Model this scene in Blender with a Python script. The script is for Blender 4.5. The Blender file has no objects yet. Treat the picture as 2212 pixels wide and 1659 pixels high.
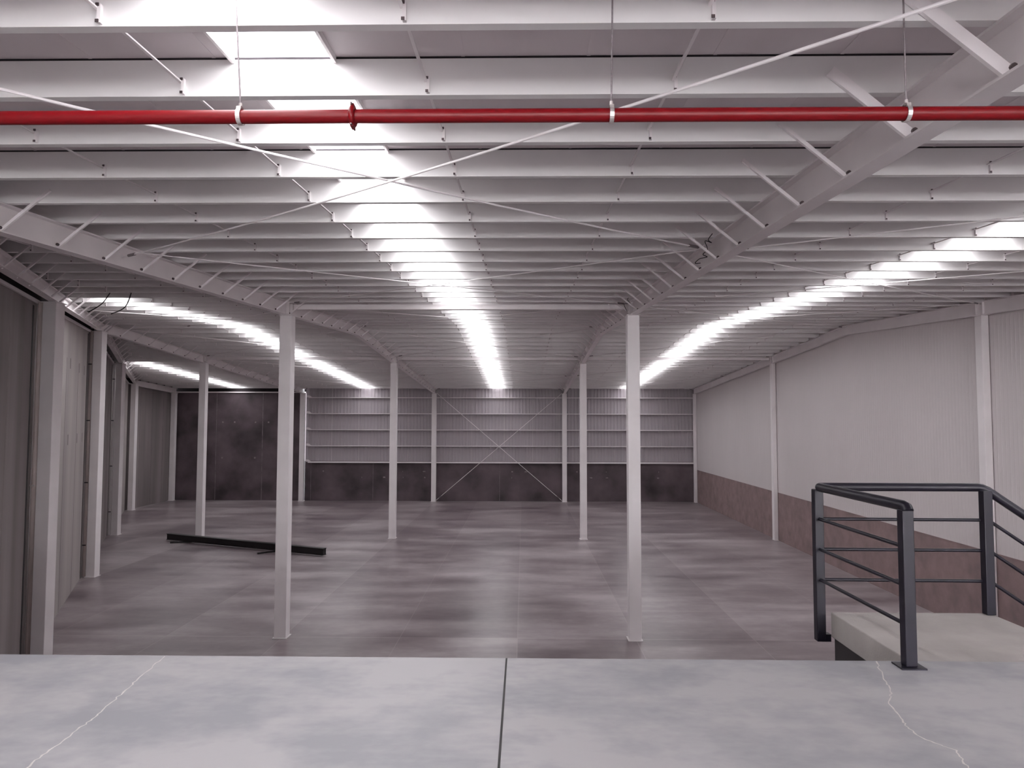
import bpy, math, random
from mathutils import Vector, Matrix
random.seed(7)
SC = bpy.context.scene
COL = SC.collection

# ---------------------------------------------------------------- camera
F_PX, PITCH, YAW, ROLL = 1528.7, 0.0528, 0.0162, 0.0021
EYE = Vector((0, 0, 6.0))
cam_d = bpy.data.cameras.new('camera')
cam_d.sensor_width = 36.0
cam_d.lens = 36.0 * F_PX / 2212.0
cam_d.clip_start = 0.05
cam_d.clip_end = 300
cam = bpy.data.objects.new('camera', cam_d)
COL.objects.link(cam)
c, s = math.cos(YAW), math.sin(YAW)
fw = Vector((-s, c, 0)); rt = Vector((c, s, 0)); up = Vector((0, 0, 1))
fw2 = fw * math.cos(PITCH) + up * math.sin(PITCH)
up2 = up * math.cos(PITCH) - fw * math.sin(PITCH)
r2 = rt * math.cos(ROLL) + up2 * math.sin(ROLL)
u2 = up2 * math.cos(ROLL) - rt * math.sin(ROLL)
m = Matrix((r2, u2, -fw2)).transposed().to_4x4()
m.translation = EYE
cam.matrix_world = m
SC.camera = cam

# ---------------------------------------------------------------- world, exposure
SC.view_settings.view_transform = 'Standard'
SC.view_settings.look = 'None'
SC.view_settings.gamma = 1.0
SC.view_settings.use_curve_mapping = False
SC.view_settings.exposure = 0.27
SC.cycles.use_denoising = True
SC.cycles.max_bounces = 10
SC.cycles.diffuse_bounces = 7
SC.cycles.glossy_bounces = 4
SC.cycles.caustics_reflective = False
SC.cycles.caustics_refractive = False
SC.cycles.sample_clamp_indirect = 6.0
world = bpy.data.worlds.new('sky')
SC.world = world
world.use_nodes = True
world.node_tree.nodes['Background'].inputs[0].default_value = (0.95, 0.97, 1.0, 1)
world.node_tree.nodes['Background'].inputs[1].default_value = 9.0

# ---------------------------------------------------------------- plan of the building
BAY0, BAY = 3.27, 16.667          # column lines along Y: 3.27, 19.94, 36.6, 53.27
YC = [BAY0 + BAY * i for i in range(4)]
RIDGE = YC[1] + BAY / 2
XL, XR, XW, XLL, XLLL = -6.72, 3.08, 12.84, -16.68, -26.5
YBACK = 53.66                     # inner face of the far wall
YFRONT = -12.0
WALLX = 12.95                     # inner face of the right wall
EDGE = 4.88                       # edge of the upper slab
MEZZ = 4.4
def bot(y):                       # underside of the rafters
    return 9.46 - 0.055 * abs(y - RIDGE)
PUR_LO, PUR_HI, ROOF = 0.385, 0.684, 0.70
DIAG = [(-6.9, 7.4), (-11.75, 17.4), (-16.6, 27.37), (-21.45, 37.28), (-26.31, 47.44)]
def xcol(y):                      # line of the columns along the left wall
    if y <= 7.4: return -6.9
    if y >= 47.44: return -26.31
    for (xa, ya), (xb, yb) in zip(DIAG, DIAG[1:]):
        if y <= yb: return xa + (xb - xa) * (y - ya) / (yb - ya)
STRIPS = [(-1.92, 0.84, YFRONT + .5), (7.9, 0.84, YFRONT + .5), (-11.8, 0.84, 18.9), (-21.7, 0.84, 39.2)]

# ---------------------------------------------------------------- daylight through the skylight strips
LIGHT = 7.4                      # radiance of the strips
def sky_lamp(x, w, y0, y1):
    z0, z1 = bot(y0) + ROOF - .004, bot(y1) + ROOF - .004
    ln = math.hypot(y1 - y0, z1 - z0)
    ld = bpy.data.lights.new('skylight_daylight', 'AREA')
    ld.shape = 'RECTANGLE'; ld.size = w - .04; ld.size_y = ln
    ld.energy = LIGHT * math.pi * ld.size * ln / 1.0
    ld.color = (1.0, 0.98, 0.99)
    lo = bpy.data.objects.new('skylight_daylight', ld)
    COL.objects.link(lo)
    lo.location = (x, (y0 + y1) / 2, (z0 + z1) / 2)
    lo.rotation_euler = (math.atan2(z1 - z0, y1 - y0), 0, 0)
for x, w, ys in STRIPS:
    if ys < RIDGE:
        sky_lamp(x, w, ys, RIDGE)
        sky_lamp(x, w, RIDGE, YBACK)
    else:
        sky_lamp(x, w, ys, YBACK)

# daylight through the tall glazing behind the viewpoint, above the upper slab
WIN = (-5.6, 12.0, 5.2, 7.9)      # x0, x1, z0, z1 of the glazing
WINDOW_L = 39.0
ld = bpy.data.lights.new('window_daylight', 'AREA')
ld.shape = 'RECTANGLE'; ld.size = WIN[1] - WIN[0] - .1; ld.size_y = WIN[3] - WIN[2] - .1
ld.energy = WINDOW_L * math.pi * ld.size * ld.size_y
ld.color = (1.0, 0.985, 0.965)
lo = bpy.data.objects.new('window_daylight', ld); COL.objects.link(lo)
lo.location = ((WIN[0] + WIN[1]) / 2, YFRONT - .12, (WIN[2] + WIN[3]) / 2)
lo.rotation_euler = (math.pi / 2, 0, math.pi)

# ---------------------------------------------------------------- materials
def mat(name, col, rough=.6, metal=0.0, vary=0.0, scale=3.0, stretch=(1, 1, 1), bump=0.0, bscale=60, spec=.5, tint=None):
    m = bpy.data.materials.new(name); m.use_nodes = True
    nt = m.node_tree; b = nt.nodes['Principled BSDF']
    b.inputs['Roughness'].default_value = rough
    b.inputs['Metallic'].default_value = metal
    b.inputs['Specular IOR Level'].default_value = spec
    b.inputs['Base Color'].default_value = (*col, 1)
    if vary or bump:
        tc = nt.nodes.new('ShaderNodeNewGeometry')
        mp = nt.nodes.new('ShaderNodeMapping'); mp.inputs['Scale'].default_value = stretch
        nt.links.new(tc.outputs['Position'], mp.inputs[0])
        if vary:
            n = nt.nodes.new('ShaderNodeTexNoise'); n.inputs['Scale'].default_value = scale; n.inputs['Detail'].default_value = 5
            nt.links.new(mp.outputs[0], n.inputs[0])
            r = nt.nodes.new('ShaderNodeValToRGB')
            r.color_ramp.elements[0].position = .3; r.color_ramp.elements[1].position = .7
            t = tint or (1, 1, 1)
            r.color_ramp.elements[0].color = (*[max(0, k * (1 - vary)) for k in col], 1)
            r.color_ramp.elements[1].color = (*[min(1, k * (1 + vary) * q) for k, q in zip(col, t)], 1)
            nt.links.new(n.outputs[0], r.inputs[0]); nt.links.new(r.outputs[0], b.inputs['Base Color'])
        if bump:
            n2 = nt.nodes.new('ShaderNodeTexNoise'); n2.inputs['Scale'].default_value = bscale; n2.inputs['Detail'].default_value = 3
            nt.links.new(tc.outputs['Position'], n2.inputs[0])
            bm_ = nt.nodes.new('ShaderNodeBump'); bm_.inputs['Strength'].default_value = bump; bm_.inputs['Distance'].default_value = .01
            nt.links.new(n2.outputs[0], bm_.inputs['Height']); nt.links.new(bm_.outputs[0], b.inputs['Normal'])
    return m

STEEL = mat('white_painted_steel', (.80, .76, .765), .45, vary=.05, scale=1.2)
PURL = mat('purlin_paint', (.76, .745, .74), .42, vary=.05, scale=.7)
ROOFM = mat('roof_liner', (.62, .56, .575), .5, vary=.07, scale=.5, stretch=(3, .3, 1))
DARK = mat('gap_shade_black', (.012, .008, .01), .9, vary=.2, scale=2)  # shade of open gaps put into a near-black colour
PURLIN_SHADOW = mat('purlin_shadow_black', (.02, .014, .018), .9, vary=.3, scale=9)  # painted shadow line between purlin tops and roof liner
RED = mat('red_enamel', (.125, .0008, .003), .4, vary=.03, scale=1, spec=.25)
ZINC = mat('zinc_plated', (.62, .58, .56), .35, metal=.7, vary=.15, scale=30)
RODM = mat('threaded_rod_zinc', (.22, .19, .2), .5, metal=.5, vary=.2, scale=60)
RAILM = mat('rail_dark_paint', (.008, .0065, .013), .42, vary=.2, scale=5, spec=.35)
BLACK = mat('black_steel', (.006, .005, .006), .4, vary=.3, scale=3)
BOLT = mat('bolt_dark', (.10, .075, .08), .5, metal=.5, vary=.2, scale=30)
GREYP = mat('grey_sheet_panel', (.36, .325, .345), .5, vary=.05, scale=.4)
WALLP = mat('light_wall_panel', (.62, .575, .575), .45, vary=.035, scale=.35, stretch=(1, 1, .3))
BASEC = mat('brown_concrete', (.245, .178, .176), .85, vary=.16, scale=2.2, bump=.3, tint=(1.05, 1, 1))
BACKC = mat('dark_precast', (.085, .062, .070), .7, vary=.62, scale=.5, bump=.1, tint=(1.1, 1.1, 1.12))
LEFTC = mat('grey_precast', (.36, .325, .315), .75, vary=.16, scale=.45, stretch=(1.6, 1.6, .2), bump=.15)
LEFTD = mat('darker_precast', (.22, .19, .19), .75, vary=.3, scale=.5, stretch=(2, 2, .15), bump=.15)  # darker base and stronger vertical streaks than the grey panels
LAND = mat('landing_concrete', (.33, .305, .29), .85, vary=.12, scale=2.5, bump=.3)
JOINT = mat('pale_joint_filler', (.36, .31, .32), .8, vary=.2, scale=4)
JOINTD = mat('dull_joint_filler', (.17, .14, .15), .8, vary=.35, scale=3)
CRACK = mat('pale_crack_filler', (.52, .49, .47), .8, vary=.1, scale=12)
PIPEW = mat('drain_pipe_plastic', (.50, .42, .40), .35, vary=.1, scale=2)

def floor_mat():
    m = bpy.data.materials.new('polished_concrete'); m.use_nodes = True
    nt = m.node_tree; N = nt.nodes.new; L = nt.links.new
    b = nt.nodes['Principled BSDF']
    g = N('ShaderNodeNewGeometry'); sp = N('ShaderNodeSeparateXYZ'); L(g.outputs['Position'], sp.inputs[0])
    def mth(op, a, v=None, v2=None):
        n = N('ShaderNodeMath'); n.operation = op
        for i, q in enumerate((a, v, v2)):
            if q is None: continue
            if isinstance(q, (int, float)): n.inputs[i].default_value = q
            else: L(q, n.inputs[i])
        return n.outputs[0]
    px = 9.8 / 3
    u = mth('DIVIDE', mth('ADD', sp.outputs[0], 6.69 + px * 10), px)
    v = mth('DIVIDE', mth('ADD', sp.outputs[1], -3.27 + BAY * 4), BAY)
    fu, fv = mth('FLOOR', u), mth('FLOOR', v)
    cb = N('ShaderNodeCombineXYZ'); L(fu, cb.inputs[0]); L(fv, cb.inputs[1])
    wn = N('ShaderNodeTexWhiteNoise'); wn.noise_dimensions = '2D'; L(cb.outputs[0], wn.inputs[0])
    # joints
    du = mth('ABSOLUTE', mth('SUBTRACT', mth('FRACT', u), .5)); dv = mth('ABSOLUTE', mth('SUBTRACT', mth('FRACT', v), .5))
    ju = mth('GREATER_THAN', du, .5 - .012 / px); jv = mth('GREATER_THAN', dv, .5 - .03 / BAY)
    jx = mth('MULTIPLY', mth('LESS_THAN', mth('ABSOLUTE', mth('SUBTRACT', sp.outputs[1], 22.9)), .035), mth('GREATER_THAN', sp.outputs[0], 3.15))
    j = mth('MAXIMUM', mth('MAXIMUM', ju, jv), mth('MULTIPLY', jx, 1.3))
    def noise(sc, st, det=5, rough=.55):
        mp = N('ShaderNodeMapping'); mp.inputs['Scale'].default_value = st; L(g.outputs['Position'], mp.inputs[0])
        n = N('ShaderNodeTexNoise'); n.inputs['Scale'].default_value = sc; n.inputs['Detail'].default_value = det
        n.inputs['Roughness'].default_value = rough
        L(mp.outputs[0], n.inputs[0]); return n.outputs[0]
    n1 = noise(.34, (.55, .7, 1)); n2 = noise(.8, (.3, 1.1, 1), 7, .62); n3 = noise(4, (1, 1, 1), 4)
    t = mth('ADD', mth('MULTIPLY', n1, .85), mth('MULTIPLY', n2, .8))
    t = mth('ADD', t, mth('MULTIPLY', n3, .12))
    t = mth('ADD', t, mth('MULTIPLY', wn.outputs['Value'], .15))
    t = mth('SUBTRACT', t, .44)
    r = N('ShaderNodeValToRGB'); e = r.color_ramp.elements
    e[0].position = .26; e[0].color = (.088, .064, .075, 1)
    e[1].position = .74; e[1].color = (.36, .318, .326, 1)
    k = e.new(.5); k.color = (.205, .170, .177, 1)
    L(t, r.inputs[0])
    mx = N('ShaderNodeMix'); mx.data_type = 'RGBA'
    L(mth('MULTIPLY', j, .28), mx.inputs[0]); L(r.outputs[0], mx.inputs[6]); mx.inputs[7].default_value = (.42, .36, .36, 1)
    L(mx.outputs[2], b.inputs['Base Color'])
    rr = N('ShaderNodeMapRange'); rr.inputs['To Min'].default_value = .22; rr.inputs['To Max'].default_value = .48
    L(n2, rr.inputs[0]); L(rr.outputs[0], b.inputs['Roughness'])
    b.inputs['Specular IOR Level'].default_value = .5
    bp = N('ShaderNodeBump'); bp.inputs['Strength'].default_value = .05; bp.inputs['Distance'].default_value = .02
    L(n3, bp.inputs['Height']); L(bp.outputs[0], b.inputs['Normal'])
    return m
FLOORM = floor_mat()

def mezz_mat():
    m = bpy.data.materials.new('trowelled_concrete'); m.use_nodes = True
    nt = m.node_tree; N = nt.nodes.new; L = nt.links.new
    b = nt.nodes['Principled BSDF']; g = N('ShaderNodeNewGeometry')
    def noise(sc, st, det):
        mp = N('ShaderNodeMapping'); mp.inputs['Scale'].default_value = st; L(g.outputs['Position'], mp.inputs[0])
        n = N('ShaderNodeTexNoise'); n.inputs['Scale'].default_value = sc; n.inputs['Detail'].default_value = det
        L(mp.outputs[0], n.inputs[0]); return n.outputs[0]
    a, d, f = noise(.9, (1, 1, 1), 5), noise(4.5, (.6, 1, 1), 9), noise(18, (.7, 1, 1), 5)
    s1 = N('ShaderNodeMath'); s1.operation = 'MULTIPLY_ADD'; L(d, s1.inputs[0]); s1.inputs[1].default_value = .6; L(a, s1.inputs[2])
    s2 = N('ShaderNodeMath'); s2.operation = 'MULTIPLY_ADD'; L(f, s2.inputs[0]); s2.inputs[1].default_value = .22; L(s1.outputs[0], s2.inputs[2])
    r = N('ShaderNodeValToRGB'); e = r.color_ramp.elements
    e[0].position = .74; e[0].color = (.245, .243, .258, 1); e[1].position = 1.06; e[1].color = (.335, .325, .33, 1)
    L(s2.outputs[0], r.inputs[0]); L(r.outputs[0], b.inputs['Base Color'])
    b.inputs['Roughness'].default_value = .5; b.inputs['Specular IOR Level'].default_value = .35
    bp = N('ShaderNodeBump'); bp.inputs['Strength'].default_value = .12; bp.inputs['Distance'].default_value = .004
    L(f, bp.inputs['Height']); L(bp.outputs[0], b.inputs['Normal'])
    return m
MEZZM = mezz_mat()

def glaze_mat():
    m = bpy.data.materials.new('opal_rooflight_sheet'); m.use_nodes = True
    nt = m.node_tree; nt.nodes.clear()
    o = nt.nodes.new('ShaderNodeOutputMaterial'); t = nt.nodes.new('ShaderNodeBsdfTranslucent'); t.inputs[0].default_value = (.9, .9, .92, 1)
    d = nt.nodes.new('ShaderNodeBsdfDiffuse'); d.inputs[0].default_value = (.85, .85, .87, 1)
    n = nt.nodes.new('ShaderNodeTexNoise'); n.inputs['Scale'].default_value = 2
    mr = nt.nodes.new('ShaderNodeMapRange'); mr.inputs['To Min'].default_value = .3; mr.inputs['To Max'].default_value = .5
    x = nt.nodes.new('ShaderNodeMixShader')
    nt.links.new(n.outputs[0], mr.inputs[0]); nt.links.new(mr.outputs[0], x.inputs[0])
    nt.links.new(t.outputs[0], x.inputs[1]); nt.links.new(d.outputs[0], x.inputs[2]); nt.links.new(x.outputs[0], o.inputs[0])
    return m
GLAZE = glaze_mat()

# ---------------------------------------------------------------- mesh helpers
class MB:
    def __init__(self): self.v = []; self.f = []
    def hexa(self, p):            # 8 points, bottom ring then top ring
        n = len(self.v); self.v += [tuple(q) for q in p]
        for a in ((0, 3, 2, 1), (4, 5, 6, 7), (0, 1, 5, 4), (1, 2, 6, 5), (2, 3, 7, 6), (3, 0, 4, 7)):
            self.f.append(tuple(n + i for i in a))
        return self
    def box(self, x0, x1, y0, y1, z0, z1):
        return self.hexa([(x0, y0, z0), (x1, y0, z0), (x1, y1, z0), (x0, y1, z0), (x0, y0, z1), (x1, y0, z1), (x1, y1, z1), (x0, y1, z1)])
    def bar(self, a, b, w, h, upv=(0, 0, 1)):
        a, b = Vector(a), Vector(b); d = (b - a).normalized(); u = Vector(upv)
        s_ = d.cross(u)
        if s_.length < 1e-4: s_ = d.cross(Vector((1, 0, 0)))
        s_.normalize(); t = s_.cross(d).normalized()
        p = []
        for e in (a, b):
            p += [e - s_ * w / 2 - t * h / 2, e + s_ * w / 2 - t * h / 2, e + s_ * w / 2 + t * h / 2, e - s_ * w / 2 + t * h / 2]
        return self.hexa(p)
    def tube(self, pts, r, n=10, caps=True):
        pts = [Vector(p) for p in pts]; rings = []
        prev = None
        for i, p in enumerate(pts):
            d = (pts[min(i + 1, len(pts) - 1)] - pts[max(i - 1, 0)]).normalized()
            ref = prev if prev is not None else (Vector((0, 0, 1)) if abs(d.z) < .9 else Vector((1, 0, 0)))
            s_ = d.cross(ref).normalized(); t = s_.cross(d).normalized(); prev = t
            k = len(self.v)
            for j in range(n):
                a = 2 * math.pi * j / n
                self.v.append(tuple(p + s_ * math.cos(a) * r + t * math.sin(a) * r))
            rings.append(k)
        for a, b in zip(rings, rings[1:]):
            for j in range(n):
                q = (j + 1) % n
                self.f.append((a + j, a + q, b + q, b + j))
        if caps:
            self.f.append(tuple(rings[0] + j for j in range(n))[::-1]); self.f.append(tuple(rings[-1] + j for j in range(n)))
        return self
    def path(self, pts, w0, w1, z0, z1):
        """band following points (x, y, z); w0..w1 across (right of travel), z0..z1 offsets"""
        rings = []
        for i, p in enumerate(pts):
            q0, q1 = pts[max(i - 1, 0)], pts[min(i + 1, len(pts) - 1)]
            d = Vector((q1[0] - q0[0], q1[1] - q0[1], 0)).normalized(); r = Vector((d.y, -d.x, 0))
            k = len(self.v); p = Vector(p)
            for w, z in ((w0, z0), (w1, z0), (w1, z1), (w0, z1)):
                self.v.append(tuple(p + r * w + Vector((0, 0, z))))
            rings.append(k)
        for a, b in zip(rings, rings[1:]):
            for j in range(4):
                q = (j + 1) % 4; self.f.append((a + j, a + q, b + q, b + j))
        a, b = rings[0], rings[-1]
        self.f.append((a + 3, a + 2, a + 1, a)); self.f.append((b, b + 1, b + 2, b + 3))
        return self
    def mesh(self, name, mt, smooth=False):
        me = bpy.data.meshes.new(name); me.from_pydata(self.v, [], self.f); me.materials.append(mt)
        me.validate()
        import bmesh
        bm = bmesh.new(); bm.from_mesh(me); bmesh.ops.recalc_face_normals(bm, faces=bm.faces); bm.to_mesh(me); bm.free()
        if smooth:
            for p in me.polygons: p.use_smooth = True
            try: me.set_sharp_from_angle(angle=math.radians(40))
            except Exception: pass
        return me
    def build(self, name, mt, parent=None, bevel=0, smooth=False):
        return link(name, self.mesh(name, mt, smooth), parent, bevel)

def link(name, me, parent=None, bevel=0):
    o = bpy.data.objects.new(name, me); COL.objects.link(o)
    if parent is not None:
        o.parent = parent
        o.matrix_parent_inverse = Matrix.Translation(-Vector(parent.location))
    if bevel:
        b = o.modifiers.new('bevel', 'BEVEL'); b.width = bevel; b.segments = 2; b.limit_method = 'ANGLE'
    return o
def tag(o, label=None, cat=None, group=None, kind=None):
    if label: o['label'] = label
    if cat: o['category'] = cat
    if group: o['group'] = group
    if kind: o['kind'] = kind
    return o
def struct(o, label, cat): return tag(o, label, cat, None, 'structure')
def empty(name, loc=(0, 0, 0)):
    o = bpy.data.objects.new(name, None); COL.objects.link(o); o.location = loc; o.empty_display_size = .1
    return o
def inst(src_mesh, name, loc, parent, rz=0):   # a part sharing mesh data, placed in world coordinates
    o = bpy.data.objects.new(name, src_mesh); COL.objects.link(o); o.location = loc; o.rotation_euler = (0, 0, rz)
    if parent is not None:
        o.parent = parent; o.matrix_parent_inverse = Matrix.Translation(-Vector(parent.location))
    return o
ORD = ['first', 'second', 'third', 'fourth', 'fifth', 'sixth', 'seventh', 'eighth', 'ninth', 'tenth', 'eleventh', 'twelfth', 'thirteenth',
       'fourteenth', 'fifteenth', 'sixteenth', 'seventeenth', 'eighteenth', 'nineteenth', 'twentieth', 'twenty-first', 'twenty-second', 'twenty-third', 'twenty-fourth', 'twenty-fifth']

# ---------------------------------------------------------------- floors
struct(MB().box(-28, 14, YFRONT - .2, 55, -.3, 0).build('floor', FLOORM), 'polished grey concrete floor of the lower hall', 'floor')
mz = MB().box(-6.95, WALLX - .02, YFRONT + .05, EDGE, MEZZ - .32, MEZZ).build('floor', MEZZM)
struct(mz, 'pale trowelled concrete upper slab in the foreground', 'floor')
MB().box(-.118, -.106, .3, EDGE - .002, MEZZ - .01, MEZZ + .0012).build('expansion_joint', BLACK, mz)
def crack(pts, w, name='crack'):
    mb = MB(); P = []
    rnd = random.Random(3)
    for (a, b) in zip(pts, pts[1:]):
        for i in range(8):
            t = i / 8; P.append((a[0] + (b[0] - a[0]) * t + rnd.uniform(-.009, .009), a[1] + (b[1] - a[1]) * t + rnd.uniform(-.006, .006)))
    P.append(pts[-1])
    for i, (x, y) in enumerate(P):
        k = w * rnd.uniform(.55, 1.3); mb.v += [(x - k / 2, y, MEZZ + .0012), (x + k / 2, y, MEZZ + .0012)]
        if i: n = 2 * i; mb.f.append((n - 2, n - 1, n + 1, n))
    return mb.build(name, CRACK, mz)
crack([(-2.43, 4.86), (-2.40, 4.5), (-2.36, 4.26), (-2.33, 3.98), (-2.31, 3.81), (-2.30, 3.55), (-2.29, 3.33), (-2.27, 2.9)], .009)
crack([(2.37, 4.87), (2.25, 4.55), (2.20, 4.36), (2.08, 4.15), (2.03, 3.9), (2.01, 3.74), (2.11, 3.58), (2.06, 3.4), (2.0, 2.9)], .009)

# ---------------------------------------------------------------- roof: liner, skylight strips
def roof_piece(mb, x0, x1, y0, y1, lo=ROOF, th=.06):
    ys = [y0] + ([RIDGE] if y0 < RIDGE < y1 else []) + [y1]
    for a, b in zip(ys, ys[1:]):
        za, zb = bot(a) + lo, bot(b) + lo
        mb.hexa([(x0, a, za), (x1, a, za), (x1, b, zb), (x0, b, zb), (x0, a, za + th), (x1, a, za + th), (x1, b, zb + th), (x0, b, zb + th)])
mb = MB()
edges = []
for x, w, ys in sorted(STRIPS): edges += [(x - w / 2, x + w / 2, ys)]
xs = -28.0
Y0, Y1 = YFRONT - .2, YBACK + .3
for a, b, ys in edges:
    roof_piece(mb, xs, a, Y0, Y1); roof_piece(mb, a, b, Y0, ys); roof_piece(mb, a, b, YBACK, Y1); xs = b
roof_piece(mb, xs, 13.4, Y0, Y1)
# standing ribs of the liner sheets
x = -27.5
while x < 13:
    if not any(a - .05 < x < b + .05 for a, b, _ in edges) and True:
        roof_piece(mb, x, x + .03, Y0, Y1, ROOF - .004, .01)
    x += 1.0
roof = struct(mb.build('ceiling', ROOFM), 'grey ribbed metal roof liner over the whole hall', 'ceiling')
for i, (x, w, ys) in enumerate(STRIPS):
    for half in ((ys, RIDGE), (RIDGE, YBACK)):
        a, b = half
        if b <= a or a < ys - .01 and ys > RIDGE: 
            if not (ys > RIDGE and half[0] == RIDGE): continue
            a = ys
        mb = MB(); roof_piece(mb, x - w / 2, x + w / 2, a, b, ROOF + .005, .01)
        n = ['centre', 'right', 'left', 'far left'][i]
        o = mb.build('window_%d' % (i * 2 + (1 if half[0] != RIDGE else 2)), GLAZE)
        struct(o, 'bright translucent skylight strip, %s bay, %s the roof ridge' % (n, 'before' if half[0] != RIDGE else 'behind'), 'skylight')
        fr = MB()
        for sx in (-1, 1):
            roof_piece(fr, x + sx * (w / 2 - .012) - .012, x + sx * (w / 2 - .012) + .012, a, b, ROOF - .05, .05)
        fr.build('curb', STEEL, o)

# ---------------------------------------------------------------- walls
def ribbed(axis, pos, a0, a1, z0, z1f, pitch, depth, sgn, mt, name, ridge=False):
    """trapezoidal sheet: runs along axis ('x' or 'y') at pos; ribs stand toward sgn"""
    mb = MB(); a = a0; prof = []
    while a < a1 - 1e-6:
        for f, d in ((0, 0), (.62, 0), (.70, 1), (.92, 1)):
            t = a + pitch * f
            if t < a1: prof.append((t, depth * d))
        a += pitch
    prof.append((a1, 0))
    for t, d in prof:
        z1 = z1f(t)
        for z in (z0, z1):
            mb.v.append((t, pos + sgn * d, z) if axis == 'x' else (pos + sgn * d, t, z))
    k = len(mb.v)
    for i in range(len(prof) - 1):
        mb.f.append((2 * i, 2 * i + 2, 2 * i + 3, 2 * i + 1))
    for t, d in prof:                                  # outer skin
        z1 = z1f(t)
        for z in (z0, z1):
            mb.v.append((t, pos - sgn * .05, z) if axis == 'x' else (pos - sgn * .05, t, z))
    n = len(prof)
    mb.f.append((k, k + 1, k + 2 * n - 1, k + 2 * n - 2))
    return mb.build(name, mt)

# far wall, right part: low precast panels, grey sheeting above
wb = struct(MB().box(-16.55, WALLX + .2, YBACK, YBACK + .2, 0, 2.98).build('wall_back', BACKC), 'dark precast concrete base of the far wall', 'wall')
jm = MB()
for x in (-16.1, -11.37, -6.6, -1.79, 3.0, 7.8):
    jm.box(x - .02, x + .02, YBACK - .004, YBACK + .01, .02, 2.9)
jm.build('panel_joint', JOINTD, wb)
pm = MB(); rnd = random.Random(5)
for x in (-15.2, -13.6, -12.2, -10.6, -9.1, -7.4, -2.5, -.9, .3, 4.1, 5.0, 6.2, 8.6, 10.2):
    for z in (2.2, 1.75):
        if rnd.random() < .7: pm.tube([(x + rnd.uniform(-.2, .2), YBACK + .005, z), (x, YBACK - .006, z)], .055, 8)
pm.build('lifting_plug', mat('grey_mortar', (.22, .18, .19), .8, vary=.3, scale=9), wb)
sb = ribbed('x', YBACK + .02, -16.55, WALLX + .1, 2.98, lambda t: bot(YBACK) + ROOF, .25, .035, -1, GREYP, 'wall_back')
struct(sb, 'grey ribbed metal sheeting above the concrete on the far wall', 'wall')
SEAM = mat('pale_sheet_seam', (.50, .46, .47), .5, vary=.05, scale=2)
for x in (-14.55, -12.5, -8.75, -3.9, -1.45, .7, 2.7, 6.9, 10.4):
    MB().box(x - .012, x + .012, YBACK - .03, YBACK + .01, 3.0, 8.5).build('sheet_seam', SEAM, sb)
# far wall, left part: tall precast panels
wl = struct(MB().box(-27, -16.6, YBACK, YBACK + .2, 0, 8.14).build('wall_back', BACKC), 'tall dark precast panels at far left corner of the far wall', 'wall')
jm = MB()
for x in (-23.39, -19.85): jm.box(x - .025, x + .025, YBACK - .004, YBACK + .01, .02, 8.1)
jm.build('panel_joint', JOINTD, wl)
pm = MB()
for x, z in ((-22.9, 3.2), (-22.9, 5.9), (-20.4, 3.2), (-20.4, 5.9), (-19.4, 5.9), (-22.0, 5.9)): pm.tube([(x, YBACK + .005, z), (x, YBACK - .006, z)], .07, 8)
pm.build('lifting_plug', bpy.data.materials['grey_mortar'], wl)
struct(MB().box(-26.9, -16.65, YBACK - .12, YBACK + .25, 8.14, 8.22).build('trim_1', STEEL), 'white capping strip along the tall panels of the far wall', 'trim')
struct(MB().box(-27, -16.6, YBACK + .22, YBACK + .26, 8.1, bot(YBACK) + ROOF + .02).build('wall_back', DARK), 'dark strip painted for the unlit gap between far left panels and roof', 'wall')  # black colour carries the shade of the gap above the capping

# right wall
ce = 2.41
wr = struct(MB().box(WALLX, WALLX + .2, YFRONT - .2, YBACK + .2, 0, ce).build('wall_right', BASEC), 'brown concrete base of the right wall', 'wall')
struct(ribbed('y', WALLX + .012, YFRONT - .2, YBACK + .02, ce, lambda t: bot(t) + ROOF, .165, .0035, -1, WALLP, 'wall_right'), 'pale ribbed panel cladding of the right wall', 'wall')
MB().box(WALLX - .012, WALLX + .02, YFRONT, YBACK, ce - .025, ce + .005).build('drip_edge', BASEC, wr)

# left wall: straight behind the camera side, slanting, then straight again; panels between columns
def wline(y): return xcol(y)
def off_line(off):                # the column line moved outwards
    pts = []
    base = [(-6.9, YFRONT)] + DIAG + [(-26.31, YBACK)]
    for i, p in enumerate(base):
        ds = []
        if i: ds.append(Vector((p[0] - base[i - 1][0], p[1] - base[i - 1][1])).normalized())
        if i < len(base) - 1: ds.append(Vector((base[i + 1][0] - p[0], base[i + 1][1] - p[1])).normalized())
        nn = [Vector((-d.y, d.x)) for d in ds]
        q = sum(nn, Vector((0, 0))); q = q / q.length_squared * len(nn) if len(nn) > 1 else q
        q = q.normalized() * off / max(.2, q.normalized().dot(nn[0]))
        pts.append((p[0] + q.x, p[1] + q.y))
    return pts
inner = off_line(.39); outer = off_line(.6); closure = off_line(.56)
names = ['near', 'first', 'second', 'third', 'fourth', 'last']
desc = ['precast left wall panels beside the upper slab, out of view', 'dark grey precast left wall panel leftmost in the picture',
        'pale precast left wall panel between the two nearest wall posts', 'precast left wall panel between the second and third wall posts', 'precast left wall panel between the third and fourth wall posts', 'precast left wall panels at the far end before the corner']
def topz(y): return bot(y) + .06
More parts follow.
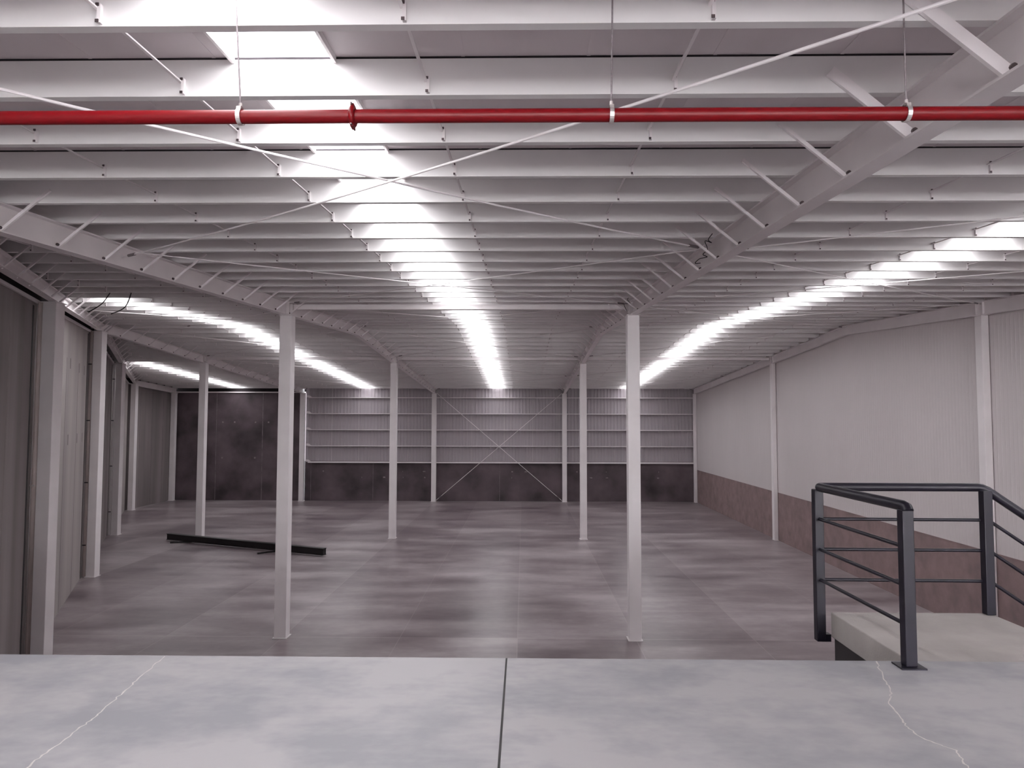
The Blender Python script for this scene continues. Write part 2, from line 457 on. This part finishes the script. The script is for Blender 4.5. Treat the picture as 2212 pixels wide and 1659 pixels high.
for i in range(len(inner) - 1):
    (xa, ya), (xb, yb) = inner[i], inner[i + 1]; (oa, pa), (ob, pb) = outer[i], outer[i + 1]
    mids = [0, 1]
    if ya < RIDGE < yb: mids = [0, (RIDGE - ya) / (yb - ya), 1]
    mb = MB(); cap = MB(); cl = MB()
    (ca, da), (cb_, db) = closure[i], closure[i + 1]
    for t0, t1 in zip(mids, mids[1:]):
        def I(t): return (xa + (xb - xa) * t, ya + (yb - ya) * t)
        def O(t): return (oa + (ob - oa) * t, pa + (pb - pa) * t)
        def Cc(t): return (ca + (cb_ - ca) * t, da + (db - da) * t)
        i0, i1, o0, o1, c0, c1 = I(t0), I(t1), O(t0), O(t1), Cc(t0), Cc(t1)
        z0, z1 = topz(i0[1]), topz(i1[1])
        mb.hexa([(*i0, 0), (*i1, 0), (*o1, 0), (*o0, 0), (*i0, z0), (*i1, z1), (*o1, z1), (*o0, z0)])
        u0 = (i0[0] + .06, i0[1]); u1 = (i1[0] + .06, i1[1])
        cap.hexa([(*u0, z0), (*u1, z1), (*o1, z1), (*o0, z0), (*u0, z0 + .075), (*u1, z1 + .075), (*o1, z1 + .075), (*o0, z0 + .075)])
        e0 = (c0[0] - .12, c0[1]); e1 = (c1[0] - .12, c1[1])
        cl.hexa([(*c0, z0 + .07), (*c1, z1 + .07), (*e1, z1 + .07), (*e0, z0 + .07), (*c0, z0 + .75), (*c1, z1 + .75), (*e1, z1 + .75), (*e0, z0 + .75)])
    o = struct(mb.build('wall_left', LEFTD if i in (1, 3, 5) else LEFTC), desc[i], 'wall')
    cap.build('capping', STEEL, o); cl.build('shaded_closure', DARK, o)  # closure is coloured black as the unlit gap over the wall
    # recess panel beside each post, and faint seams
    d = Vector((xb - xa, yb - ya)); ln = d.length; d.normalize(); nrm = Vector((d.y, -d.x))
    sm = MB()
    for k in (1, 2, 3):
        t = ln * k / 4
        q = Vector((xa, ya)) + d * t; e = q + d * .03
        sm.hexa([(q.x, q.y, 0), (q.x + nrm.x * .004, q.y + nrm.y * .004, 0), (e.x + nrm.x * .004, e.y + nrm.y * .004, 0), (e.x, e.y, 0),
                 (q.x, q.y, 8), (q.x + nrm.x * .004, q.y + nrm.y * .004, 8), (e.x + nrm.x * .004, e.y + nrm.y * .004, 8), (e.x, e.y, 8)])
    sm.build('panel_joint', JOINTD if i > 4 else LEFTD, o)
    if i == 2:
        for yy in (22.9, 24.9, 26.2):
            for zz in (7.7, 5.2):
                q = Vector((xa, ya)) + d * ((yy - ya) / d.y); e_ = q + d * .13; g_ = nrm * .005
                MB().hexa([(q.x, q.y, zz), (q.x + g_.x, q.y + g_.y, zz), (e_.x + g_.x, e_.y + g_.y, zz), (e_.x, e_.y, zz),
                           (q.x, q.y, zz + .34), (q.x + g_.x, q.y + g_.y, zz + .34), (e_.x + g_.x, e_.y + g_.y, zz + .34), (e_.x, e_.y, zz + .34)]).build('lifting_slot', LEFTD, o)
    if 0 < i < 4:
        q = Vector((xb, yb)) - d * .34; e_ = q + d * .16; g_ = nrm * .006
        gm = MB().hexa([(q.x, q.y, 0), (q.x + g_.x, q.y + g_.y, 0), (e_.x + g_.x, e_.y + g_.y, 0), (e_.x, e_.y, 0),
                        (q.x, q.y, topz(yb) - .1), (q.x + g_.x, q.y + g_.y, topz(yb) - .1), (e_.x + g_.x, e_.y + g_.y, topz(yb) - .1), (e_.x, e_.y, topz(yb) - .1)])
        gm.build('dark_joint', DARK, o)
mb = MB(); a, b, c0, c1 = WIN
mb.box(-28, 13.3, YFRONT - .4, YFRONT - .2, 0, c0).box(-28, 13.3, YFRONT - .4, YFRONT - .2, c1, 8.2)
mb.box(-28, a, YFRONT - .4, YFRONT - .2, c0, c1).box(b, 13.3, YFRONT - .4, YFRONT - .2, c0, c1)
struct(mb.build('wall_front', WALLP), 'pale wall behind the viewpoint closing the hall', 'wall')
w9 = struct(MB().box(a, b, YFRONT - .32, YFRONT - .3, c0, c1).build('window_9', GLAZE), 'long opal window band in the wall behind the viewpoint', 'window')
for i in range(9):
    x = a + (b - a) * i / 8
    MB().box(x - .03, x + .03, YFRONT - .3, YFRONT - .2, c0, c1).build('mullion', STEEL, w9)

# ---------------------------------------------------------------- columns
def column(x, y, label, group, ztop, w=.34, dpt=.34, z0=0.0):
    e = empty('steel_column', (x, y, z0)); tag(e, label, 'column', group)
    MB().box(x - w / 2, x + w / 2, y - dpt / 2, y + dpt / 2, z0 + .02, ztop - .02).build('shaft', STEEL, e, bevel=.012)
    b = .03 if w > .3 else .0
    MB().box(x - w / 2 - b, x + w / 2 + min(b, .06), y - dpt / 2 - .04, y + dpt / 2 + .04, z0, z0 + .02).build('base_plate', STEEL, e)
    MB().box(x - w / 2 - .02, x + w / 2 + .02, y - dpt / 2 - .05, y + dpt / 2 + .05, ztop - .02, ztop).build('cap_plate', STEEL, e)
    return e
G = 'white box columns standing free in the hall'
column(XL, YC[1], 'tall white box column nearest on the left, its foot before the long black beam', G, bot(YC[1]))
column(XR, YC[1], 'tall white box column nearest on the right, bottom left of the railing', G, bot(YC[1]))
column(XL, YC[2], 'white box column of the middle row, standing behind the left nearest column toward the centre', G, bot(YC[2]))
column(XR, YC[2], 'white box column of the middle row, just left of the nearest right column', G, bot(YC[2]))
column(XLL, YC[2], 'white box column whose foot is hidden behind the long black beam', G, bot(YC[2]))
G = 'white columns along the far wall'
column(XLLL, YC[3], 'white column at the far left corner of the far wall', G, bot(YC[3]))
column(XLL, YC[3], 'white column on the far wall where dark panels meet grey sheeting', G, bot(YC[3]))
column(XL, YC[3], 'white column on the far wall at the left foot of the diagonal cross bracing', G, bot(YC[3]))
column(XR, YC[3], 'white column on the far wall at the right foot of the diagonal cross bracing', G, bot(YC[3]))
G = 'white columns against the right wall'
column(XW, YC[0], 'white column against the right wall beside the stairs', G, bot(YC[0]), .2, .3)
column(XW, YC[1], 'white right wall column rising behind the dark stair railing', G, bot(YC[1]), .2, .3)
column(XW, YC[2], 'white slim column halfway along the right wall', G, bot(YC[2]), .2, .3)
column(XW, YC[3] + .05, 'white slim column in the far right corner', G, bot(YC[3]), .2, .3)
G = 'white columns along the slanting left wall'
column(-6.72, YC[0], 'white column at the left edge of the upper slab', G, bot(YC[0]))
column(*DIAG[1], 'large white column nearest on the left wall beside a brown downpipe', G, bot(DIAG[1][1]) + .08)
column(*DIAG[2], 'second white column from the left edge along the slanting left wall', G, bot(DIAG[2][1]) + .08)
column(*DIAG[3], 'third white column from the left edge beside a bright downpipe', G, bot(DIAG[3][1]) + .08)
column(*DIAG[4], 'fourth white column from the left edge where the left wall straightens', G, bot(DIAG[4][1]) + .08)

# ---------------------------------------------------------------- rafters with fly braces
PY = []
k = -14
while YC[1] + k * BAY / 15 > YFRONT + .3: k -= 1
k += 1
while YC[1] + k * BAY / 15 < YBACK - .15:
    PY.append(YC[1] + k * BAY / 15); k += 1
TOPO = .38
def brace_mesh(dx, w):
    return MB().bar((0, 0, .03), (dx, 0, .55), .03, w, (0, 0, 1)).mesh('fly_brace', STEEL)
BR = {(sx, big): brace_mesh(sx * .62, .085 if big else .036) for sx in (-1, 1) for big in (0, 1)}
NUT = MB().tube([(0, 0, 0), (0, -.025, 0)], .022, 8).mesh('bolt', BOLT)
def rafter(x, y0, y1, label, braces=0, fw_=.2, group='white roof rafters running away from the viewer'):
    e = empty('rafter', (x, y0, bot(y0))); tag(e, label, 'rafter', group)
    ys = [y0] + ([RIDGE] if y0 < RIDGE < y1 else []) + [y1]
    P = [(x, y, bot(y)) for y in ys]
    MB().path(P, -.008, .008, .02, TOPO - .02).build('web', STEEL, e)
    MB().path(P, -fw_ / 2, fw_ / 2, 0, .02).build('lower_flange', STEEL, e)
    MB().path(P, -fw_ / 2, fw_ / 2, TOPO - .02, TOPO).build('upper_flange', STEEL, e)
    for yc in YC:
        if y0 + .3 < yc < y1 - .3:
            for d in (-.15, .15): MB().box(x - fw_ / 2 + .01, x + fw_ / 2 - .01, yc + d - .006, yc + d + .006, bot(yc) + .02, bot(yc) + TOPO - .02).build('stiffener', STEEL, e)
    if braces:
        for y in PY:
            if y0 + .2 < y < y1 - .3 and y > 1:
                o = inst(BR[(braces, y < 6)], 'fly_brace', (x + braces * .05, y - .02, bot(y)), e)
                b1 = inst(NUT, 'bolt', (x + braces * .06, y - .04, bot(y) + .06), None)
                b1.parent = o; b1.matrix_parent_inverse = o.matrix_world.inverted(); b1.location = (.01, -.015, .06)
                b1.matrix_parent_inverse = Matrix.Identity(4)
    return e
rafter(XR, YFRONT, YBACK - .1, 'broad white rafter sweeping from the top right corner to the far wall', -1)
rafter(XL, YFRONT, YBACK - .1, 'white rafter running from the left edge over the nearest left column', 1)
rafter(XLL, DIAG[2][1] + .1, YBACK - .1, 'white rafter starting at the second left wall column', 1)
rafter(XLLL, DIAG[4][1] + .2, YBACK - .1, 'short white rafter in the far left corner', 0)
rafter(XW, YFRONT, YBACK - .1, 'white rafter lying along the top of the right wall', 0, .16)
# slanting edge beam over the left wall columns
e = empty('edge_beam', (DIAG[0][0], DIAG[0][1], bot(DIAG[0][1])))
tag(e, 'white sloping edge beam along the top of the slanting left wall', 'beam')
pts = [(xcol(y), y, bot(y) + .1) for y in (7.4, 17.4, RIDGE, 37.28, 47.44)]
MB().path(pts, -.008, .008, .02, TOPO - .12).build('web', STEEL, e)
MB().path(pts, -.1, .1, 0, .02).build('lower_flange', STEEL, e)
MB().path(pts, -.1, .1, TOPO - .12, TOPO - .1).build('upper_flange', STEEL, e)
for y in PY:
    if 8 < y < 47: 
        o = inst(BR[(1, 0)], 'fly_brace', (xcol(y) + .05, y - .02, bot(y) + .06), e)
        b1 = inst(NUT, 'bolt', (.01, -.015, .06), None); b1.parent = o

# tie beams across the column lines
for i, yc in enumerate((YC[1], YC[2])):
    xs_ = [XLL, XL, XR, XW] if i else [xcol(yc), XL, XR, XW]
    where = 'over the nearest column row' if not i else 'over the middle column row'
    for j, (a, b) in enumerate(zip(xs_, xs_[1:])):
        if not i and j != 1: continue
        z = bot(yc) + .2
        o = MB().box(a + .11, b - .11, yc + .16, yc + .28, z, z + .14).build('tie_beam', STEEL)
        tag(o, 'white square tie tube %s, in the %s bay' % (where, ['left', 'centre', 'right'][j]), 'tie beam', 'tie tubes between the rafters')

# ---------------------------------------------------------------- purlins
SAG = []
for a, b in ((XLLL, XLL), (XLL, XL), (XL, XR), (XR, XW)):
    for k in range(1, 5): SAG.append(a + (b - a) * k / 5 + .06)
SP = BAY / 15
def rod_mesh(sl):
    return MB().bar((0, .0, .0), (0, -SP + .02, -SP * sl), .024, .012).mesh('sag_rod', STEEL)
RODN, RODF = rod_mesh(.055), rod_mesh(-.055)
BBOLT = MB().box(-.011, .011, -.006, 0, -.0, .02).mesh('bolt', BOLT)
BRK = MB().box(-.012, .012, -.03, 0, -.095, .03).mesh('bracket', STEEL)
GP = 'white roof purlins crossing the hall'
nb = na = 0
for y in PY:
    if y < 3.2: continue
    xl = xcol(y) - (.58 if 7.6 < y < 47.3 else .35); xr = WALLX - .02
    z = bot(y) + PUR_LO; H_ = PUR_HI - PUR_LO
    mb = MB()
    mb.box(xl, xr, y, y + .006, z, z + H_)
    mb.box(xl, xr, y + .006, y + .075, z, z + .006)
    mb.box(xl, xr, y + .006, y + .075, z + H_ - .006, z + H_)
    mb.box(xl, xr, y + .069, y + .075, z + .006, z + .025)
    p = mb.build('roof_purlin', PURL)
    if y < 4.3: lab = 'white roof purlin above and behind the red pipe, out of the top of the picture'; 
    elif y < RIDGE:
        lab = 'white roof purlin, %s counted down from the top of the picture' % ORD[nb]; nb += 1
    else:
        lab = 'white roof purlin, %s beyond the ridge toward the far wall' % ORD[na]; na += 1
    tag(p, lab, 'purlin', GP)
    MB().box(xl, xr, y - .004, y + .07, z + H_, bot(y) + ROOF - .001).build('purlin_shadow', PURLIN_SHADOW, p)  # shadow over the top flange, modelled as a black strip
    if y > 1:
        for x in SAG:
            if xl + .4 < x < xr - .3 and min(abs(x - q) for q in (XL, XR, XLL)) > .5:
                zz = z + .11
                o = inst(RODN if y <= RIDGE + .1 else RODF, 'sag_rod', (x, y - .002, zz), p)
                bk = inst(BRK, 'bracket', (x + .02, y - .001, zz - .005), p)
                if y < 26:
                    for dz in (-.095, .012):
                        q = bpy.data.objects.new('bolt', BBOLT); COL.objects.link(q); q.parent = bk; q.location = (-.008, -.031, dz)

# ---------------------------------------------------------------- cross bracing rods under the roof
SEG = [YC[0] + BAY / 2 * k for k in range(7)]
def rod(a, b, r, label, group, sag=.02, name='bracing_rod', clev=True):
    a, b = Vector(a), Vector(b)
    pts = [a + (b - a) * t + Vector((0, 0, -sag * 4 * t * (1 - t))) for t in [i / 12 for i in range(13)]]
    o = MB().tube(pts, r, 8).build(name, STEEL, smooth=True)
    tag(o, label, 'bracing rod', group)
    if clev:
        q = pts[-2] ; d = (pts[-1] - pts[-2]).normalized()
        MB().tube([pts[-1] - d * .5, pts[-1] - d * .25], r * 1.9, 8).build('turnbuckle', RODM, o)
    return o
bays = [('left', XLL, XL), ('centre', XL, XR), ('right', XR, XW)]
for bn, xa, xb in bays:
    for k in range(6):
        y0, y1 = SEG[k] + .15, SEG[k + 1] - .15
        if bn == 'left' and k < 3: 
            if k < 2: continue
            y0 = 21.0
        near = .10 if k == 0 else .3
        za = bot(y0) + near; zb = bot(y1) + near + (.1 if k == 0 else 0)
        place = '%s bay, %s pair counted from the viewer' % (bn, ORD[k])
        lx, rx = xa + .1, xb - .1
        if bn == 'left' and k == 2: lx = -13.6
        if k == 0 and bn == 'centre':
            rod((lx, 2.15, bot(2.15) + .28), (rx, 11.45, bot(11.45) + .28), .0125, 'white bracing rod running from the left edge below the red pipe toward the centre', 'roof bracing rods', .09)
            rod((rx, 3.42, bot(3.42) + .28), (lx, 11.45, bot(11.45) + .16), .0125, 'white bracing rod crossing from the top right corner down to the left', 'roof bracing rods', .09)
        else:
            rod((lx, y0, za), (rx, y1, zb), .011, 'thin roof bracing rod starting left, ' + place.replace(' counted from the viewer', ''), 'roof bracing rods')
            rod((rx, y0, za + .04), (lx, y1, zb + .04), .011, 'thin roof bracing rod starting right, ' + place.replace(' counted from the viewer', ''), 'roof bracing rods')
rod((XL + .2, YC[3] - .05, 8.1), (XR - .2, YC[3] - .05, .1), .018, 'diagonal bracing rod on the far wall falling from left to right', 'far wall bracing rods', 0)
rod((XR - .2, YC[3] + .0, 8.1), (XL + .2, YC[3] + .0, .1), .018, 'diagonal bracing rod on the far wall falling from right to left', 'far wall bracing rods', 0)

# ---------------------------------------------------------------- girts on the far wall
for i, z in enumerate((7.81, 6.59, 5.37, 4.15, 2.95)):
    x0, x1 = -16.3, WALLX - .12
    hh = .06 if i < 4 else .11
    mb = MB(); y = YC[3] + .19
    mb.box(x0, x1, y, y + .19, z - .006, z + .0)
    mb.box(x0, x1, y, y + .006, z - hh, z)
    mb.box(x0, x1, y, y + .05, z - hh, z - hh + .006)
    g = mb.build('wall_girt', STEEL)
    tag(g, 'white horizontal girt on the far wall, %s' % ['topmost of five', 'second from the top', 'middle of five', 'fourth from the top', 'lowest, on the concrete base'][i], 'girt', 'wall girts')
    MB().hexa([(x0 - .15, y, z - .02), (x0 + .25, y, z - .02), (x0 + .25, y + .1, z - .02), (x0 - .15, y + .1, z - .02),
               (x0 - .12, y, z + .15), (x0 + .05, y, z + .12), (x0 + .05, y + .1, z + .12), (x0 - .12, y + .1, z + .15)]).build('end_bracket', STEEL, g)

# ---------------------------------------------------------------- red fire pipe
PZ, PYY = 7.852, 4.2
e = empty('fire_pipe', (0, PYY, PZ)); tag(e, 'long glossy red sprinkler pipe hung across the top of the picture', 'pipe')
MB().tube([(-6.3, PYY, PZ), (-1.04, PYY, PZ)], .041, 24).build('pipe_length', RED, e, smooth=True)
MB().tube([(-1.04, PYY, PZ), (5.4, PYY, PZ)], .041, 24).build('pipe_length', RED, e, smooth=True)
cp = MB()
prof = [(-.017, .044), (-.017, .055), (-.012, .062), (-.005, .066), (.005, .066), (.012, .062), (.017, .055), (.017, .044)]
n = 28; 
for dx, r in prof:
    for j in range(n):
        a = 2 * math.pi * j / n; cp.v.append((-1.04 + dx, PYY + math.cos(a) * r, PZ + math.sin(a) * r))
for i in range(len(prof) - 1):
    for j in range(n):
        q = (j + 1) % n; cp.f.append((i * n + j, i * n + q, (i + 1) * n + q, (i + 1) * n + j))
cpo = cp.build('coupling', RED, e, smooth=True)
for sz in (-1, 1):
    MB().box(-1.051, -1.029, PYY - .03, PYY + .03, PZ + sz * .063 - .009, PZ + sz * .063 + .009).build('coupling_lug', RED, cpo, bevel=.004)
    MB().tube([(-1.04, PYY - .05, PZ + sz * .064), (-1.04, PYY + .05, PZ + sz * .064)], .006, 8).build('coupling_bolt', BOLT, cpo)
for x, tx, ty, lab in ((-1.73, -1.775, -.04, 'left hanger of the red pipe, below the big skylight'), (.53, .545, 0, 'middle hanger of the red pipe'), (2.30, 2.30, 0, 'right hanger of the red pipe, before the broad rafter')):
    h = empty('pipe_hanger', (x, PYY, PZ)); tag(h, lab, 'hanger', 'pipe hangers')
    ztop = bot(PYY) + ROOF
    MB().tube([(x, PYY, PZ + .07), (tx, PYY + ty, ztop)], .0055, 8).build('hanger_rod', RODM, h)
    cl = MB(); ring = []
    for j in range(25):
        a = 2 * math.pi * j / 24 - math.pi / 2
        rr = .048 + (.014 if math.sin(a) > .75 else 0)
        ring.append((x, PYY + math.cos(a) * rr * (.95 if math.sin(a) > .7 else 1), PZ + math.sin(a) * rr))
    for a, b in zip(ring, ring[1:]): cl.bar(a, b, .026, .005, (1, 0, 0)) if False else cl.bar(a, b, .005, .026, (1, 0, 0))
    cl.build('hanger_loop', ZINC, h)
    MB().tube([(x, PYY, PZ + .052), (x, PYY, PZ + .085)], .011, 6).build('hanger_nut', ZINC, h)

# ---------------------------------------------------------------- downpipes on the left wall
for i, (cx, cy) in enumerate(DIAG[1:4]):
    px, py = cx - .33, cy - .02
    e = empty('downpipe', (px, py, 0)); tag(e, ['brown downpipe behind the nearest left wall column', 'downpipe behind the second left wall column', 'pale downpipe behind the third left wall column'][i], 'pipe', 'downpipes')
    MB().tube([(px, py, .0), (px, py, bot(cy) + .1)], .055, 16).build('pipe', PIPEW if i != 2 else STEEL, e, smooth=True)
    for z in ((4.4,) if i == 0 else (1.2, 3.6, 6.0, 8.2)):
        MB().box(px - .065, px + .065, py - .065, py - .04, z - .02, z + .02).build('clamp', BLACK if i else ZINC, e)
    if i == 0:
        MB().tube([(px - .085, py + .02, 0), (px - .085, py + .02, bot(cy) + .05)], .016, 10).build('conduit', STEEL, e, smooth=True)

# ---------------------------------------------------------------- stair landing, stairs and railing
LX0, LX1, LY1 = 2.6, 3.93, 6.12
o = MB().box(LX0, LX1, EDGE + .002, LY1, MEZZ - .21, MEZZ - .004).build('stair_landing', LAND, bevel=.008)
tag(o, 'pale concrete stair landing slab at the right inside the railing', 'landing')
o = MB().box(LX0 + .02, LX0 + .14, EDGE + .03, LY1 - .02, 0, MEZZ - .21).box(LX0 + .14, LX1 - .1, LY1 - .14, LY1 - .02, 0, MEZZ - .21).build('landing_support', BLACK)
tag(o, 'black panel support under the stair landing', 'support')
st = MB(); NS = 24; rise = (MEZZ - .004) / (NS + 1); run = rise / .68
for i in range(NS):
    zt = MEZZ - .004 - rise * (i + 1); x0 = LX1 + .01 + run * i
    st.hexa([(x0, EDGE + .1, max(0, zt - .28)), (x0 + run, EDGE + .1, max(0, zt - .28 - rise)), (x0 + run, LY1 - .03, max(0, zt - .28 - rise)), (x0, LY1 - .03, max(0, zt - .28)),
             (x0, EDGE + .1, zt), (x0 + run, EDGE + .1, zt), (x0 + run, LY1 - .03, zt), (x0, LY1 - .03, zt)])
tag(st.build('staircase', LAND), 'concrete stair flight descending right from the landing toward the right wall', 'stairs')

e = empty('stair_railing', (2.54, 4.77, MEZZ)); tag(e, 'dark navy metal railing around the stair landing at the right', 'railing')
TZ = 5.445; NX, NY, FX, FY, RX = 2.53, 4.77, 2.52, 6.15, 3.93
def post(x, y, z0, z1, w=.075):
    return MB().box(x - w / 2, x + w / 2, y - w / 2, y + w / 2, z0, z1).build('post', RAILM, e, bevel=.006)
p1 = post(NX, NY, MEZZ + .01, TZ - .02)
MB().box(NX - .08, NX + .08, NY - .07, NY + .07, MEZZ, MEZZ + .01).build('base_plate', RAILM, p1)
p2 = post(FX, FY, MEZZ - .25, TZ - .02)
MB().box(FX, LX0 - .001, FY - .033, FY + .033, MEZZ - .25, MEZZ - .19).build('side_bracket', RAILM, p2)
p3 = post(RX - .03, FY - .07, MEZZ - .004, TZ - .02)
TR = .036
def arc(c_, a, b, n=6):
    return [Vector(c_) + (Vector(a) - Vector(c_)) * math.cos(t) + (Vector(b) - Vector(c_)) * math.sin(t) for t in [math.pi / 2 * i / n for i in range(n + 1)]]
rad = .06
tr = [(NX, NY - .035, TZ - .03)] + [(NX, NY - .02, TZ - .008), (NX, NY + .02, TZ)] + [(FX, FY - rad, TZ)] + [tuple(v) for v in arc((FX + rad, FY - rad, TZ), (FX, FY - rad, TZ), (FX + rad, FY, TZ))][1:] + [(RX - .05, FY, TZ), (RX - .02, FY - .01, TZ - .004), (RX + .02, FY - .02, TZ - .025), (RX + 3.2, FY - .03, TZ - .02 - 3.2 * .68)]
MB().tube(tr, TR, 14).build('handrail', RAILM, e, smooth=True)
for z in (5.175, 4.92, 4.665):
    mb = MB(); mb.tube([(NX, NY, z), (FX, FY, z)], .014, 10); mb.build('rail_bar', RAILM, e, smooth=True)
    MB().tube([(FX, FY - .02, z), (RX, FY - .05, z)], .014, 10).build('rail_bar', RAILM, e, smooth=True)
    MB().tube([(RX, FY - .05, z), (RX + 3.2, FY - .05, z - 3.2 * .68)], .014, 10).build('rail_bar', RAILM, e, smooth=True)
for dx in (1.6, 3.17):
    post(RX + dx, FY - .05, MEZZ - .1 - dx * .68, TZ - .03 - dx * .68)

# ---------------------------------------------------------------- black steel beam on the floor
A, B = Vector((-17.75, 35.5, 0)), Vector((-8.8, 31.55, 0))
e = empty('steel_beam', tuple((A + B) / 2)); tag(e, 'long black steel beam lying on the hall floor at the left', 'beam')
d = (B - A).normalized(); nn_ = Vector((-d.y, d.x, 0))
z0, hb = .07, .30
for nm, lo, hi, w in (('lower_flange', z0, z0 + .03, .26), ('web', z0 + .03, z0 + hb - .03, .2), ('upper_flange', z0 + hb - .03, z0 + hb, .26)):
    MB().bar(A + Vector((0, 0, (lo + hi) / 2)), B + Vector((0, 0, (lo + hi) / 2)), w, hi - lo).build(nm, BLACK, e)
for i in range(0):
    pass
for t, lab in ((.13, 'thin black timber skid under the left end of the black beam'), (.72, 'thin black timber skid under the black beam beside the nearest left column')):
    c_ = A + (B - A) * t; dd = Vector((.75, .66, 0)).normalized() if t > .5 else Vector((.95, .3, 0)).normalized()
    o = MB().bar(c_ - dd * (.9 if t > .5 else .75) + Vector((0, 0, .035)), c_ + dd * .35 + Vector((0, 0, .035)), .07, .068).build('timber_skid', BLACK)
    tag(o, lab, 'skid', 'skids under the black beam')

# ---------------------------------------------------------------- loose cables
def cable(pts, r, label, name='loose_cable', mt=BLACK):
    P = [Vector(p) for p in pts]; out = []
    for i in range(len(P) - 1):
        p0, p1, p2, p3 = P[max(i - 1, 0)], P[i], P[i + 1], P[min(i + 2, len(P) - 1)]
        for k in range(6):
            t = k / 6
            out.append(.5 * ((2 * p1) + (p2 - p0) * t + (2 * p0 - 5 * p1 + 4 * p2 - p3) * t * t + (3 * p1 - p0 - 3 * p2 + p3) * t ** 3))
    out.append(P[-1])
    tag(MB().tube(out, r, 6).build(name, mt, smooth=True), label, 'cable', 'loose black cables at the roof')
y = 11.3; zb = bot(y)
cable([(2.96, 11.0, zb + .42), (2.90, 11.03, zb + .33), (2.97, 11.1, zb + .30), (2.88, 11.15, zb + .34), (2.93, 11.2, zb + .22), (2.87, 11.25, zb + .15), (2.95, 11.3, zb + .12), (2.84, 11.35, zb + .1), (2.78, 11.4, zb + .04), (2.84, 11.3, zb + .02)], .007, 'tangled black cable end on the broad right rafter')
y = 19.3; zb = bot(y)
cable([(2.95, 19.3, zb + .5), (2.85, 19.3, zb + .38), (2.95, 19.5, zb + .3), (2.8, 19.6, zb + .3), (2.9, 19.7, zb + .1)], .008, 'small black cable knot above the nearest right column')
x0, y0 = DIAG[1]; 
cable([(x0 + .25, y0 + 1.0, bot(y0) - .0), (x0 + .55, y0 + 1.1, bot(y0) + .25), (x0 + .75, y0 + 1.2, bot(y0) + .65)], .014, 'dark wire left of two, looping above the nearest left wall column')
cable([(x0 + .85, y0 + 1.0, bot(y0) - .05), (x0 + 1.2, y0 + 1.05, bot(y0) + .15), (x0 + 1.35, y0 + 1.1, bot(y0) + .65)], .014, 'dark wire right of two, curving up to the left skylight')
